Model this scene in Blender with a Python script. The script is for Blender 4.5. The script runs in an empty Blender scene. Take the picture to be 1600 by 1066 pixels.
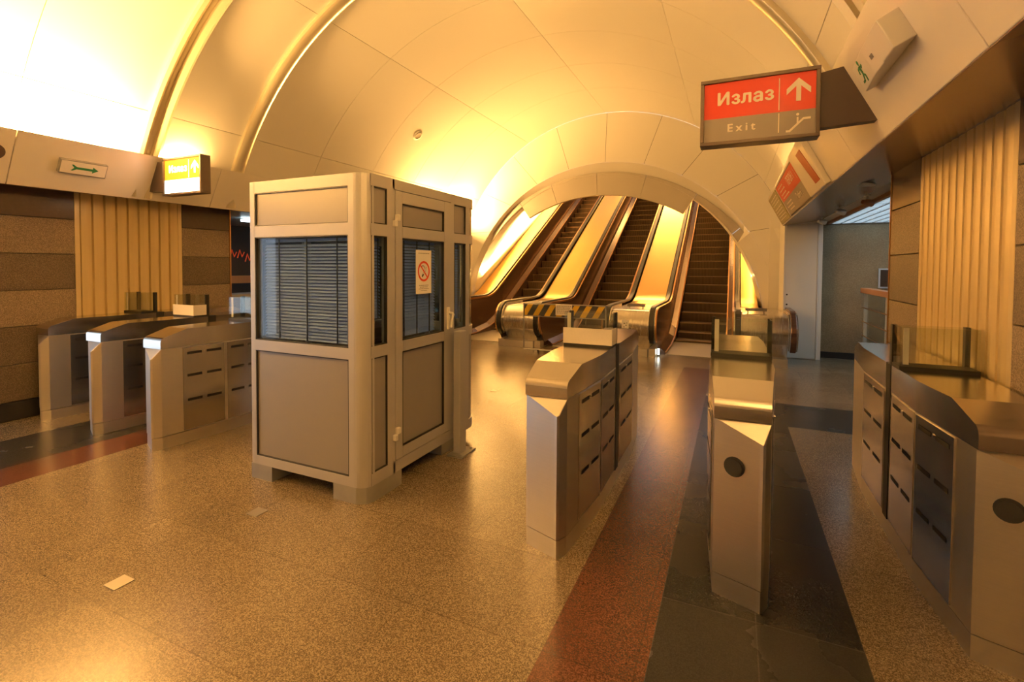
import bpy, bmesh, math, random
from mathutils import Vector, Matrix
random.seed(7)
scene = bpy.context.scene
COL = scene.collection
R = math.radians
def L(r, g, b):
    f = lambda c: (c/255/12.92) if c/255 <= 0.04045 else ((c/255+0.055)/1.055)**2.4
    return (f(r), f(g), f(b))

# ------------------------------------------------------------ camera, world, big lights, exposure
cam_data = bpy.data.cameras.new('camera')
cam = bpy.data.objects.new('camera', cam_data)
COL.objects.link(cam)
YAW, PITCH, ROLL = 0.42746, 0.02999, 0.005139
cF = Vector((-math.sin(YAW)*math.cos(PITCH), math.cos(YAW)*math.cos(PITCH), -math.sin(PITCH)))
cR = Vector((math.cos(YAW), math.sin(YAW), 0)); cU = cR.cross(cF)
cX = math.cos(ROLL)*cR + math.sin(ROLL)*cU; cY = -math.sin(ROLL)*cR + math.cos(ROLL)*cU
M3 = Matrix((cX, cY, -cF)).transposed()
cam.matrix_world = Matrix.Translation((0, 0, 1.55)) @ M3.to_4x4()
cam_data.sensor_width = 36; cam_data.lens = 759.4/1600*36
cam_data.shift_y = -(533-440.3)/1600; cam_data.clip_start = 0.05
scene.camera = cam

world = bpy.data.worlds.new('world'); scene.world = world
world.use_nodes = True
world.node_tree.nodes['Background'].inputs[0].default_value = (0.72, 0.84, 1.0, 1)
world.node_tree.nodes['Background'].inputs[1].default_value = 2.1
vs = scene.view_settings
vs.view_transform = 'Standard'; vs.look = 'None'; vs.gamma = 1; vs.use_curve_mapping = False
vs.exposure = 0.1

WARM = (1.0, 0.52, 0.14)
def area(name, loc, direction, sx, sy, power, color, along=(0, 1, 0)):
    d = bpy.data.lights.new(name, 'AREA'); d.shape = 'RECTANGLE'; d.size = sx; d.size_y = sy
    d.energy = power; d.color = color
    o = bpy.data.objects.new(name, d); COL.objects.link(o)
    z = -Vector(direction).normalized()          # lights shine along local -Z
    x = Vector(along); x = (x - z*x.dot(z)).normalized(); y = z.cross(x)
    o.matrix_world = Matrix.Translation(loc) @ Matrix((x, y, z)).transposed().to_4x4()
    return o
# lamp troughs behind the upper lip of both fascias
area('cove_lamp', (-5.87, 1.0, 2.75), (-.45, 0, .87), 3.8, .07, 2950, WARM)
area('cove_lamp', (-5.87, 9.0, 2.75), (-.15, -.15, .95), 2.0, .07, 560, WARM)
area('cove_lamp', (.56, -0.6, 2.75), (.2, 0, .97), 4.0, .07, 640, WARM)
area('cove_lamp', (-5.87, 3.62, 2.75), (.1, 0, .95), .35, .07, 55, WARM)
area('cove_lamp', (-5.72, 9.95, 2.68), (.25, .55, .8), .7, .07, 95, WARM)  # extra lamp beyond the fascia, added above the left closet to brighten the portal ring
area('cove_lamp', (.56, 6.5, 2.75), (-.2, 0, .9), 3.0, .07, 45, WARM)
# lamp rows along both edges of the escalator shaft, following the slope
area('shaft_lamp', (-5.72, 14.3, 2.90), (-.5, -.35, .75), 7.0, .08, 420, WARM, (0, 1, .545))
area('shaft_lamp', (.22, 14.3, 2.90), (.5, -.35, .75), 7.0, .08, 130, WARM, (0, 1, .545))
area('shaft_lamp', (-2.7, 19.5, 7.6), (0, -.5, -1), 1.0, 3.0, 260, WARM)

# ------------------------------------------------------------ materials
MATS = {}
def new_mat(name):
    m = bpy.data.materials.new(name); m.use_nodes = True
    return m, m.node_tree, m.node_tree.nodes['Principled BSDF']
def plain(name, col, rough=.5, metal=0, bump=0, bscale=40, var=0, vscale=3, spec=.5, coat=0):
    m, nt, b = new_mat(name)
    b.inputs['Base Color'].default_value = (*col, 1); b.inputs['Roughness'].default_value = rough
    b.inputs['Metallic'].default_value = metal; b.inputs['Specular IOR Level'].default_value = spec
    b.inputs['Coat Weight'].default_value = coat
    tc = nt.nodes.new('ShaderNodeTexCoord')
    if var:
        n = nt.nodes.new('ShaderNodeTexNoise'); n.inputs['Scale'].default_value = vscale; n.inputs['Detail'].default_value = 5
        nt.links.new(tc.outputs['Object'], n.inputs['Vector'])
        mx = nt.nodes.new('ShaderNodeMix'); mx.data_type = 'RGBA'
        mx.inputs[6].default_value = (*[c*(1-var) for c in col], 1); mx.inputs[7].default_value = (*[min(1, c*(1+var)) for c in col], 1)
        nt.links.new(n.outputs['Fac'], mx.inputs[0]); nt.links.new(mx.outputs[2], b.inputs['Base Color'])
    if bump:
        n = nt.nodes.new('ShaderNodeTexNoise'); n.inputs['Scale'].default_value = bscale
        nt.links.new(tc.outputs['Object'], n.inputs['Vector'])
        bp = nt.nodes.new('ShaderNodeBump'); bp.inputs['Strength'].default_value = bump; bp.inputs['Distance'].default_value = .01
        nt.links.new(n.outputs['Fac'], bp.inputs['Height']); nt.links.new(bp.outputs[0], b.inputs['Normal'])
    MATS[name] = m; return m
def brushed(name, col, rough=.32, stretch=(2, 2, 120), amount=.12):
    m, nt, b = new_mat(name)
    b.inputs['Metallic'].default_value = 1
    tc = nt.nodes.new('ShaderNodeTexCoord'); mp = nt.nodes.new('ShaderNodeMapping')
    mp.inputs['Scale'].default_value = stretch
    n = nt.nodes.new('ShaderNodeTexNoise'); n.inputs['Scale'].default_value = 3; n.inputs['Detail'].default_value = 3
    nt.links.new(tc.outputs['Object'], mp.inputs[0]); nt.links.new(mp.outputs[0], n.inputs['Vector'])
    mr = nt.nodes.new('ShaderNodeMapRange'); mr.inputs[3].default_value = rough-amount/2; mr.inputs[4].default_value = rough+amount/2
    nt.links.new(n.outputs['Fac'], mr.inputs[0]); nt.links.new(mr.outputs[0], b.inputs['Roughness'])
    mx = nt.nodes.new('ShaderNodeMix'); mx.data_type = 'RGBA'
    mx.inputs[6].default_value = (*[c*.92 for c in col], 1); mx.inputs[7].default_value = (*[min(1, c*1.06) for c in col], 1)
    nt.links.new(n.outputs['Fac'], mx.inputs[0]); nt.links.new(mx.outputs[2], b.inputs['Base Color'])
    MATS[name] = m; return m
def granite(name, c1, c2, c3, rough=.22, scale=170, tile=None, bump=0, blotch=.12, joint=(.66, .63, .58), vary=(.90, 1.10), ox=0, spec=.5):
    """speckled stone; tile=(w,h) adds thin joints in world X/Y"""
    m, nt, b = new_mat(name); N = nt.nodes.new; K = nt.links.new
    g = N('ShaderNodeNewGeometry')
    n1 = N('ShaderNodeTexNoise'); n1.inputs['Scale'].default_value = scale; n1.inputs['Detail'].default_value = 2.5
    n2 = N('ShaderNodeTexVoronoi'); n2.inputs['Scale'].default_value = scale*.8
    n3 = N('ShaderNodeTexNoise'); n3.inputs['Scale'].default_value = 1.3; n3.inputs['Detail'].default_value = 6
    for n in (n1, n2, n3): K(g.outputs['Position'], n.inputs['Vector'])
    r = N('ShaderNodeValToRGB'); r.color_ramp.elements[0].position = .36; r.color_ramp.elements[1].position = .66
    r.color_ramp.elements[0].color = (*c1, 1); r.color_ramp.elements[1].color = (*c3, 1)
    e = r.color_ramp.elements.new(.5); e.color = (*c2, 1)
    ad = N('ShaderNodeMath'); ad.operation = 'MULTIPLY_ADD'; ad.inputs[1].default_value = .22; 
    sep = N('ShaderNodeSeparateColor'); K(n2.outputs['Color'], sep.inputs[0])
    su = N('ShaderNodeMath'); su.operation = 'SUBTRACT'; su.inputs[1].default_value = .5
    K(sep.outputs[0], su.inputs[0]); K(su.outputs[0], ad.inputs[0]); K(n1.outputs['Fac'], ad.inputs[2])
    K(ad.outputs[0], r.inputs[0])
    hs = N('ShaderNodeHueSaturation'); mr = N('ShaderNodeMapRange')
    mr.inputs[1].default_value = .3; mr.inputs[2].default_value = .7; mr.inputs[3].default_value = 1-blotch; mr.inputs[4].default_value = 1+blotch
    K(n3.outputs['Fac'], mr.inputs[0]); K(mr.outputs[0], hs.inputs['Value']); K(r.outputs[0], hs.inputs['Color'])
    out = hs.outputs[0]
    if tile:
        br = N('ShaderNodeTexBrick'); br.inputs['Scale'].default_value = 1; br.inputs['Mortar Size'].default_value = .003
        br.inputs['Brick Width'].default_value = tile[0]; br.inputs['Row Height'].default_value = tile[1]
        br.offset = tile[2] if len(tile) > 2 else 0
        br.inputs['Color1'].default_value = (vary[0],)*3+(1,); br.inputs['Color2'].default_value = (vary[1],)*3+(1,)
        br.inputs['Mortar'].default_value = (*joint, 1); b.inputs['Specular IOR Level'].default_value = spec; br.inputs['Mortar Smooth'].default_value = .2
        of = N('ShaderNodeVectorMath'); of.operation = 'ADD'; of.inputs[1].default_value = (ox, 0, 0)
        K(g.outputs['Position'], of.inputs[0]); K(of.outputs[0], br.inputs['Vector'])
        mu = N('ShaderNodeMix'); mu.data_type = 'RGBA'; mu.blend_type = 'MULTIPLY'; mu.inputs[0].default_value = 1
        K(out, mu.inputs[6]); K(br.outputs['Color'], mu.inputs[7]); out = mu.outputs[2]
    K(out, b.inputs['Base Color'])
    rr = N('ShaderNodeMapRange'); rr.inputs[3].default_value = rough*.92; rr.inputs[4].default_value = rough*1.1
    K(n3.outputs['Fac'], rr.inputs[0]); K(rr.outputs[0], b.inputs['Roughness'])
    if bump:
        bp = N('ShaderNodeBump'); bp.inputs['Strength'].default_value = bump; bp.inputs['Distance'].default_value = .01
        K(n1.outputs['Fac'], bp.inputs['Height']); K(bp.outputs[0], b.inputs['Normal'])
    MATS[name] = m; return m
def glass(name, tint=(.9, .95, .92), refl=1.0):
    m = bpy.data.materials.new(name); m.use_nodes = True; nt = m.node_tree; nt.nodes.clear()
    o = nt.nodes.new('ShaderNodeOutputMaterial'); mx = nt.nodes.new('ShaderNodeMixShader')
    t = nt.nodes.new('ShaderNodeBsdfTransparent'); t.inputs[0].default_value = (*tint, 1)
    g = nt.nodes.new('ShaderNodeBsdfGlossy'); g.inputs['Roughness'].default_value = .02
    f = nt.nodes.new('ShaderNodeFresnel'); ge = nt.nodes.new('ShaderNodeNewGeometry')
    io = nt.nodes.new('ShaderNodeMath'); io.operation = 'MULTIPLY_ADD'; io.inputs[1].default_value = -.8333; io.inputs[2].default_value = 1.5
    nt.links.new(ge.outputs['Backfacing'], io.inputs[0]); nt.links.new(io.outputs[0], f.inputs[0])
    k = nt.nodes.new('ShaderNodeMath'); k.operation = 'MULTIPLY'; k.inputs[1].default_value = refl
    nt.links.new(f.outputs[0], k.inputs[0]); nt.links.new(k.outputs[0], mx.inputs[0])
    nt.links.new(t.outputs[0], mx.inputs[1]); nt.links.new(g.outputs[0], mx.inputs[2]); nt.links.new(mx.outputs[0], o.inputs[0])
    MATS[name] = m; return m
def emit(name, col, s):
    m = bpy.data.materials.new(name); m.use_nodes = True; nt = m.node_tree; b = nt.nodes['Principled BSDF']
    b.inputs['Base Color'].default_value = (*col, 1); b.inputs['Emission Color'].default_value = (*col, 1); b.inputs['Emission Strength'].default_value = s
    MATS[name] = m; return m
def striped(name, ca, cb, period, axis='X', slant=0, rough=.6, duty=.5, metal=0, bump=0):
    """hard stripes along an object axis"""
    m, nt, b = new_mat(name); N = nt.nodes.new; K = nt.links.new
    tc = N('ShaderNodeTexCoord'); sp = N('ShaderNodeSeparateXYZ'); K(tc.outputs['Object'], sp.inputs[0])
    a = N('ShaderNodeMath'); a.operation = 'MULTIPLY_ADD'; a.inputs[1].default_value = slant
    K(sp.outputs['Z'], a.inputs[0]); K(sp.outputs[axis], a.inputs[2])
    d = N('ShaderNodeMath'); d.operation = 'DIVIDE'; d.inputs[1].default_value = period; K(a.outputs[0], d.inputs[0])
    f = N('ShaderNodeMath'); f.operation = 'FRACT'; K(d.outputs[0], f.inputs[0])
    l = N('ShaderNodeMath'); l.operation = 'LESS_THAN'; l.inputs[1].default_value = duty; K(f.outputs[0], l.inputs[0])
    mx = N('ShaderNodeMix'); mx.data_type = 'RGBA'; mx.inputs[6].default_value = (*ca, 1); mx.inputs[7].default_value = (*cb, 1)
    K(l.outputs[0], mx.inputs[0]); K(mx.outputs[2], b.inputs['Base Color'])
    b.inputs['Roughness'].default_value = rough; b.inputs['Metallic'].default_value = metal
    if bump:
        bp = N('ShaderNodeBump'); bp.inputs['Strength'].default_value = bump; bp.inputs['Distance'].default_value = .006
        K(l.outputs[0], bp.inputs['Height']); K(bp.outputs[0], b.inputs['Normal'])
    MATS[name] = m; return m

granite('floor_tan', (.066, .051, .033), (.150, .118, .079), (.29, .238, .166), .24, 190, (.9, .6, .5))
granite('floor_red', (.040, .014, .010), (.082, .029, .019), (.14, .055, .036), .24, 170, (.4, .9, 0), ox=-.08)
granite('floor_black', (.016, .016, .018), (.020, .020, .022), (.026, .026, .028), .27, 200, (.395, .78, 0), blotch=.2, joint=(2.4, 2.3, 2.2), vary=(.7, 1.4), ox=.28, spec=.2)
granite('wall_light', (.13, .10, .073), (.215, .165, .118), (.32, .25, .185), .5, 150, None, .5)
granite('wall_dark', (.06, .045, .033), (.105, .078, .056), (.17, .13, .095), .45, 150, None, .35)
plain('wall_polish', (.065, .04, .028), .25, var=.2, vscale=30)
plain('base_black', (.02, .02, .021), .3)
plain('panel_white', (.80, .775, .72), .34, var=.02, vscale=1.2, bump=.02, bscale=1.5)
plain('portal_white', (.78, .75, .70), .38, var=.02, vscale=1.2)
plain('portal_grey', (.46, .42, .37), .4)
plain('backing_dark', (.06, .05, .035), .7)
plain('rib_metal', (.72, .66, .5), .28, .6)
plain('fascia', (.78, .74, .68), .33, coat=.2)
plain('soffit', (.42, .42, .42), .3, .3)
plain('soffit_brown', (.33, .25, .2), .25, .5)
plain('corridor_ceiling', (.42, .46, .47), .4)
brushed('steel', (.72, .68, .62), .38)
brushed('steel_door', (.56, .53, .49), .2, (2, 2, 120), .08)
brushed('steel_top', (.66, .62, .57), .2, (120, 2, 2), .06)
brushed('steel_drum', (.62, .59, .54), .26, (60, 2, 2), .1)
plain('steel_edge', (.66, .64, .6), .22, 1)
plain('black', (.012, .012, .012), .5)
plain('rubber', (.015, .014, .013), .38)
plain('slot', (.006, .006, .006), .6)
plain('alu', (.46, .455, .46), .42, .35)
plain('booth_panel', (.275, .262, .258), .36, .25, var=.03, vscale=2, bump=.02, bscale=4)
plain('zinc', (.36, .36, .35), .45, .6, var=.12, vscale=12)
plain('blind', (.25, .37, .88), .40)
plain('interior_dark', (.05, .045, .045), .8)
plain('white_plastic', (.75, .73, .68), .4)
plain('paper', (.78, .74, .68), .75, var=.05, vscale=60)
plain('paper_white', (.85, .83, .8), .7)
plain('red_ring', (.72, .06, .02), .5)
plain('ink', (.03, .03, .035), .6)
plain('ink_grey', (.22, .21, .2), .6)
plain('sign_frame', (.11, .085, .07), .4, .3)
plain('sign_arm', (.06, .042, .038), .45)
plain('sign_red', (.68, .035, .012), .35)
plain('sign_grey', (.27, .24, .215), .4)
plain('sign_white', (.86, .78, .66), .5)
plain('green', (.02, .20, .08), .5)
plain('gold_deck', (.86, .60, .22), .24, 1, bump=.08, bscale=3, var=.06, vscale=2)
plain('copper_trim', (.50, .27, .12), .35, 1)
striped('balustrade', (.11, .06, .04), (.13, .072, .048), .05, 'Y', .5, .2, .5, .35)
striped('step_metal', (.085, .06, .042), (.20, .145, .095), .028, 'X', 0, .45, .5, .5, .6)
plain('step_nose', (.30, .20, .12), .35, .7)
plain('floor_plate_steel', (.45, .42, .38), .35, .8)
striped('hazard', (.62, .40, .02), (.02, .02, .02), .22, 'X', -.6, .5, .52)
plain('corrugated', (.66, .52, .27), .38, .25)
plain('corrugated_trim', (.7, .57, .33), .35, .3)
plain('door_white', (.68, .68, .66), .4)
plain('wood', (.35, .17, .08), .45)
plain('rod', (.62, .68, .74), .35, .5)
plain('led_red', (.35, .03, .01), .3)
plain('olive', (.30, .26, .12), .4)
plain('lens_grey', (.6, .54, .46), .4)
granite('stone_wall', (.20, .15, .085), (.225, .172, .10), (.26, .20, .125), .4, 90, None, 0, .3)
glass('clear_glass', (.95, .965, .93), 1.0)
glass('booth_glass', (.8, .84, .86), 1.0)
glass('dark_glass', (.45, .5, .5), 1.2)
emit('lit_white', (1.0, .93, .78), 3.2)
emit('lit_red', (1.0, .30, .02), 1.6)
emit('lit_edge', (1.0, .16, .02), .9)
emit('cool_panel', (.82, .96, 1.0), 2.0)
emit('tube_white', (.8, .95, 1.0), 6)
emit('neon_red', (.8, .10, .03), .22)
emit('comb_light', (.95, 1.0, .85), 6)

# ------------------------------------------------------------ object helpers
ROOT = {}
class MB:
    def __init__(s): s.v = []; s.f = []; s.m = []
    def add(s, vs_, fs, m=0):
        o = len(s.v); s.v += [tuple(v) for v in vs_]
        for f in fs: s.f.append(tuple(i+o for i in f)); s.m.append(m)
        return s
    def box(s, x0, x1, y0, y1, z0, z1, m=0):
        x0, x1 = min(x0, x1), max(x0, x1); y0, y1 = min(y0, y1), max(y0, y1); z0, z1 = min(z0, z1), max(z0, z1)
        return s.add([(x0,y0,z0),(x1,y0,z0),(x1,y1,z0),(x0,y1,z0),(x0,y0,z1),(x1,y0,z1),(x1,y1,z1),(x0,y1,z1)],
                     [(0,3,2,1),(4,5,6,7),(0,1,5,4),(1,2,6,5),(2,3,7,6),(3,0,4,7)], m)
    def prism(s, poly, a0, a1, axis='z', m=0):
        """poly in the two other axes (x,y for z; y,z for x; x,z for y)"""
        n = len(poly)
        pt = {'z': lambda p, a: (p[0], p[1], a), 'x': lambda p, a: (a, p[0], p[1]), 'y': lambda p, a: (p[0], a, p[1])}[axis]
        return s.add([pt(p, a0) for p in poly]+[pt(p, a1) for p in poly],
              [tuple(range(n))[::-1], tuple(range(n, 2*n))]+[(i, (i+1) % n, n+(i+1) % n, n+i) for i in range(n)], m)
    def frame_prism(s, center, ux, uy, uz, poly, t, m=0):
        """poly in (ux,uy) about center, extruded t along uz"""
        c, ux, uy, uz = map(Vector, (center, ux, uy, uz)); n = len(poly)
        return s.add([c+ux*p[0]+uy*p[1] for p in poly]+[c+ux*p[0]+uy*p[1]+uz*t for p in poly],
              [tuple(range(n))[::-1], tuple(range(n, 2*n))]+[(i, (i+1) % n, n+(i+1) % n, n+i) for i in range(n)], m)
    def obox(s, center, ux, uy, uz, a, b, c, m=0):
        return s.frame_prism(center, ux, uy, uz, [(-a/2,-b/2),(a/2,-b/2),(a/2,b/2),(-a/2,b/2)], c, m)
    def tube(s, pts, r, n=10, m=0):
        pts = [Vector(p) for p in pts]; rings = []
        up = Vector((0.13, .27, 1))
        for i, p in enumerate(pts):
            t = (pts[min(i+1, len(pts)-1)]-pts[max(i-1, 0)]).normalized()
            a = t.cross(up).normalized(); b = t.cross(a)
            rr = r[i] if isinstance(r, (list, tuple)) else r
            rings.append([p+a*math.cos(k*2*math.pi/n)*rr+b*math.sin(k*2*math.pi/n)*rr for k in range(n)])
        V = [v for q in rings for v in q]; F = []
        for i in range(len(pts)-1):
            for k in range(n): F.append((i*n+k, i*n+(k+1) % n, (i+1)*n+(k+1) % n, (i+1)*n+k))
        F += [tuple(range(n))[::-1], tuple(range((len(pts)-1)*n, len(pts)*n))]
        return s.add(V, F, m)
    def cyl(s, c, axis, r, h, n=24, m=0):
        a = Vector(axis).normalized(); return s.tube([Vector(c), Vector(c)+a*h], r, n, m)
    def build(s, name, mats, parent=None, smooth=False, bevel=0, label=None, autosmooth=None, seg=2):
        off = Vector((0, 0, 0))
        if parent is not None: off = ROOT[parent.name]
        me = bpy.data.meshes.new(name)
        me.from_pydata([tuple(Vector(v)-off) for v in s.v], [], s.f)
        for mm in (mats if isinstance(mats, (list, tuple)) else [mats]): me.materials.append(MATS[mm])
        for p, i in zip(me.polygons, s.m): p.material_index = i
        bm = bmesh.new(); bm.from_mesh(me); bmesh.ops.remove_doubles(bm, verts=bm.verts, dist=1e-5) if bevel == 0 and smooth else None
        bmesh.ops.recalc_face_normals(bm, faces=bm.faces); bm.to_mesh(me); bm.free()
        o = bpy.data.objects.new(name, me); COL.objects.link(o)
        if parent is not None: o.parent = parent
        ROOT[o.name] = off
        if smooth:
            for p in me.polygons: p.use_smooth = True
            me.set_sharp_from_angle(angle=R(autosmooth or 35))
        if bevel:
            md = o.modifiers.new('bevel', 'BEVEL'); md.width = bevel; md.segments = seg; md.limit_method = 'ANGLE'; md.angle_limit = R(40)
        if label: o['label'] = label
        return o
def empty(name, loc, label, cat, group=None):
    o = bpy.data.objects.new(name, None); COL.objects.link(o); o.location = loc; o.empty_display_size = .1
    ROOT[o.name] = Vector(loc); return tag(o, label, cat, group)
def tag(o, label, cat, group=None):
    o['label'] = label; o['category'] = cat
    if group: o['group'] = group
    return o
def struct(o): o['kind'] = 'structure'; return o
def copy_tree(o, parent=None):
    c = o.copy(); COL.objects.link(c)
    ROOT[c.name] = ROOT[o.name]
    if parent: c.parent = parent
    for ch in list(o.children): copy_tree(ch, c)
    return c
def text_mb(body, size, center, ux, uy, depth=.002, bold=0, spacing=1.0):
    """real lettering as a mesh builder: text centred on a point, running along ux with uy up"""
    cu = bpy.data.curves.new('txt', 'FONT'); cu.body = body; cu.size = size; cu.align_x = 'CENTER'; cu.align_y = 'CENTER'
    cu.extrude = depth/2; cu.space_character = spacing; cu.resolution_u = 4
    to = bpy.data.objects.new('txt', cu); COL.objects.link(to)
    dg = bpy.context.evaluated_depsgraph_get(); dg.update()
    me = bpy.data.meshes.new_from_object(to.evaluated_get(dg))
    ux, uy, c = Vector(ux), Vector(uy), Vector(center); uz = ux.cross(uy)
    mb = MB(); k = 0
    for dx, dy in ((0, 0), (-bold, 0), (bold, 0), (0, -bold*.7), (0, bold*.7))[:5 if bold else 1]:
        mb.add([c+ux*(v.co.x+dx)+uy*(v.co.y+dy)+uz*(v.co.z+depth/2+k*.00004) for v in me.vertices], [tuple(p.vertices) for p in me.polygons]); k += 1
    bpy.data.objects.remove(to); bpy.data.curves.remove(cu); bpy.data.meshes.remove(me)
    return mb

# ------------------------------------------------------------ the hall
XC, ZC, RV = -2.60, 1.25, 3.68           # vault axis and radius
XR, XL = 1.2, -6.48                     # granite side walls
Y0 = -5.0
# floor: one slab, stone laid in strips
mb = MB()
xs = [-9.5, -6.9, -5.81, -5.02, -4.62, -.68, -.28, .51, 1.6, 4.6]
ys = [Y0, 5.42, 6.32, 8.0, 10.65]
for i in range(len(xs)-1):
    for j in range(len(ys)-1):
        xm, ym = (xs[i]+xs[i+1])/2, (ys[j]+ys[j+1])/2
        m = 0
        if -.68 < xm < -.28 or -5.02 < xm < -4.62: m = 1 if ym < 8.0 else 0
        if -.28 < xm < .51 or -5.81 < xm < -5.02: m = 2 if ym < 6.32 else 0
        if (xm > .51 or xm < -5.81) and 5.42 < ym < 6.32: m = 2
        mb.add([(xs[i], ys[j], 0), (xs[i+1], ys[j], 0), (xs[i+1], ys[j+1], 0), (xs[i], ys[j+1], 0)], [(0, 1, 2, 3)], m)
mb.box(-9.5, 4.6, Y0, 10.65, -.2, -.01, 0)
struct(mb.build('floor', ['floor_tan', 'floor_red', 'floor_black']))

# vault: curved sheet panels with narrow joints over a dark backing
def vp(a, y, r): return (XC+r*math.cos(R(a)), y, ZC+r*math.sin(R(a)))
def curved_patch(mb, a0, a1, y0, y1, r, t=.02, m=0, n=8):
    V = []; F = []
    for k in range(n+1):
        a = a0+(a1-a0)*k/n
        V += [vp(a, y0, r), vp(a, y1, r), vp(a, y1, r+t), vp(a, y0, r+t)]
    for k in range(n):
        o = 4*k
        for q in range(4): F.append((o+q, o+(q+1) % 4, o+4+(q+1) % 4, o+4+q))
    F += [(0, 1, 2, 3), (4*n, 4*n+3, 4*n+2, 4*n+1)]
    mb.add(V, F, m)
mb = MB()
rows = [Y0, -3.8, -2.6, -1.4, -.2, 1.0, 2.15, 3.3, 4.38, 5.55, 6.72, 7.9, 9.08, 10.6]
angs = [19, 32, 60, 90, 119.5, 148, 161]
g = .006
for j in range(len(rows)-1):
    for i in range(len(angs)-1):
        da = math.degrees(.003/RV)
        curved_patch(mb, angs[i]+da, angs[i+1]-da, rows[j]+g/2, rows[j+1]-g/2, RV, m=0, n=10)
curved_patch(mb, 17, 163, Y0, 10.62, RV+.03, .03, 1, 48)
struct(mb.build('ceiling', ['panel_white', 'backing_dark'], smooth=True))
# ribs
def rib(name, prof, r_in, m='rib_metal'):
    """prof: list of (y, r) closed outline swept around the vault"""
    mb = MB(); n = 60; k = len(prof); V = []; F = []
    for q in range(n+1):
        a = 17+146*q/n
        V += [vp(a, y, r) for y, r in prof]
    for q in range(n):
        for p in range(k): F.append((q*k+p, q*k+(p+1) % k, (q+1)*k+(p+1) % k, (q+1)*k+p))
    mb.add(V, F); return struct(mb.build(name, m, smooth=True))
rib('trim_1', [(y, RV+d) for y, d in ((3.16, .01), (3.16, -.05), (3.19, -.07), (3.22, -.05), (3.22, -.015), (3.29, -.015), (3.29, -.06), (3.33, -.09), (3.37, -.06), (3.37, .01))], 3.5)
rib('trim_2', [(y, RV+d) for y, d in ((4.25, .01), (4.25, -.04), (4.27, -.06), (4.33, -.075), (4.39, -.06), (4.41, -.04), (4.41, .01))], 3.5)

# portal wall: splayed ring A-B, reveal B-G, hanging header
def ring_pts(xc, zc, r, y, angles): return [(xc+r*math.cos(R(a)), y, zc+r*math.sin(R(a))) for a in angles]
seamsA = [-22, 0, 17.7, 35.3, 53, 71, 89.5, 108, 127, 145, 162, 180, 202]
seamsB = [-7, 14, 32.4, 48.1, 61.7, 75.5, 89.6, 103.6, 117.3, 131, 145, 165, 187]
mb = MB()
def loft(mb, ptsA, ptsB, m=0, thick=Vector((0, .02, 0))):
    n = len(ptsA)
    V = ptsA+ptsB
    F = [(i, i+1, n+i+1, n+i) for i in range(n-1)]
    mb.add(V, F, m)
BX, BZ, BR, BY = -2.67, .426, 3.47, 10.78
for s in range(len(seamsA)-1):
    N = 8
    a = [seamsA[s]+.06+(seamsA[s+1]-seamsA[s]-.12)*k/N for k in range(N+1)]
    b = [seamsB[s]+.06+(seamsB[s+1]-seamsB[s]-.12)*k/N for k in range(N+1)]
    loft(mb, ring_pts(XC, ZC, RV-.002, 10.6, a), ring_pts(BX, BZ, BR, BY, b), 0)
# dark backing
N = 60
a = [seamsA[0]+(seamsA[-1]-seamsA[0])*k/N for k in range(N+1)]
b = [seamsB[0]+(seamsB[-1]-seamsB[0])*k/N for k in range(N+1)]
loft(mb, ring_pts(XC, ZC, RV+.01, 10.66, a), ring_pts(BX, BZ, BR+.02, BY+.04, b), 1)
# reveal
GX, GZ, GR, GY = -2.77, -.04, 3.755, 10.96
def bpt(a): return (BX+BR*math.cos(R(a)), BY, BZ+BR*math.sin(R(a)))
def hit_circle(x, xc, zc, r): return zc+math.sqrt(max(r*r-(x-xc)**2, 0))
INX, INZ, INR = -2.775, .31, 3.346
revA, revB = [], []
for k in range(N+1):
    aa = seamsB[0]+(seamsB[-1]-seamsB[0])*k/N
    p = bpt(aa); revA.append(p)
    th = math.atan2(p[2]-.31, p[0]-GX)
    rr = 3.40
    # pull back to the header circle where it is smaller than the opening rim
    zg = hit_circle(p[0], GX, GZ, GR) if abs(p[0]-GX) < GR else -1
    if 34 < aa < 146: revB.append((p[0], GY+.02, min(p[2]-.01, zg)))
    else: revB.append((INX+INR*math.cos(R(aa)), GY, INZ+INR*math.sin(R(aa))))
loft(mb, revA, revB, 0)
struct(mb.build('wall_back', ['portal_white', 'backing_dark'], smooth=True))
# header: flat ring panels, lower in the middle
mb = MB()
def ang_of(x, z): return math.degrees(math.atan2(z-GZ, x-GX))
edges = [34, 40, 57.1, 74.6, 91.7, 108.9, 122.6, 140, 146]
INX, INZ, INR = -2.775, .31, 3.346
def inner_r(a, mid):
    # radius from (GX,GZ) along angle a to the inner edge circle
    cx, cz, r = (-2.81, -.287, 3.49) if mid else (INX, INZ, INR)
    dx, dz = math.cos(R(a)), math.sin(R(a)); ox, oz = GX-cx, GZ-cz
    B = ox*dx+oz*dz; C = ox*ox+oz*oz-r*r
    return -B+math.sqrt(B*B-C)
for s in range(len(edges)-1):
    mid = edges[s] >= 57 and edges[s+1] <= 123
    n = 8; V = []; F = []
    for k in range(n+1):
        a = edges[s]+.07+(edges[s+1]-edges[s]-.14)*k/n
        ri, ro = inner_r(a, mid), GR
        ri = min(ri, ro-.01)
        for rr, yy in ((ri, GY), (ro, GY), (ro, GY+.1), (ri, GY+.1)):
            V.append((GX+rr*math.cos(R(a)), yy, GZ+rr*math.sin(R(a))))
    for k in range(n):
        for q in range(4): F.append((4*k+q, 4*k+(q+1) % 4, 4*k+4+(q+1) % 4, 4*k+4+q))
    F += [(0, 1, 2, 3), (4*n, 4*n+3, 4*n+2, 4*n+1)]
    mb.add(V, F, 0)
struct(mb.build('trim_3', 'portal_grey', smooth=True))

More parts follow.
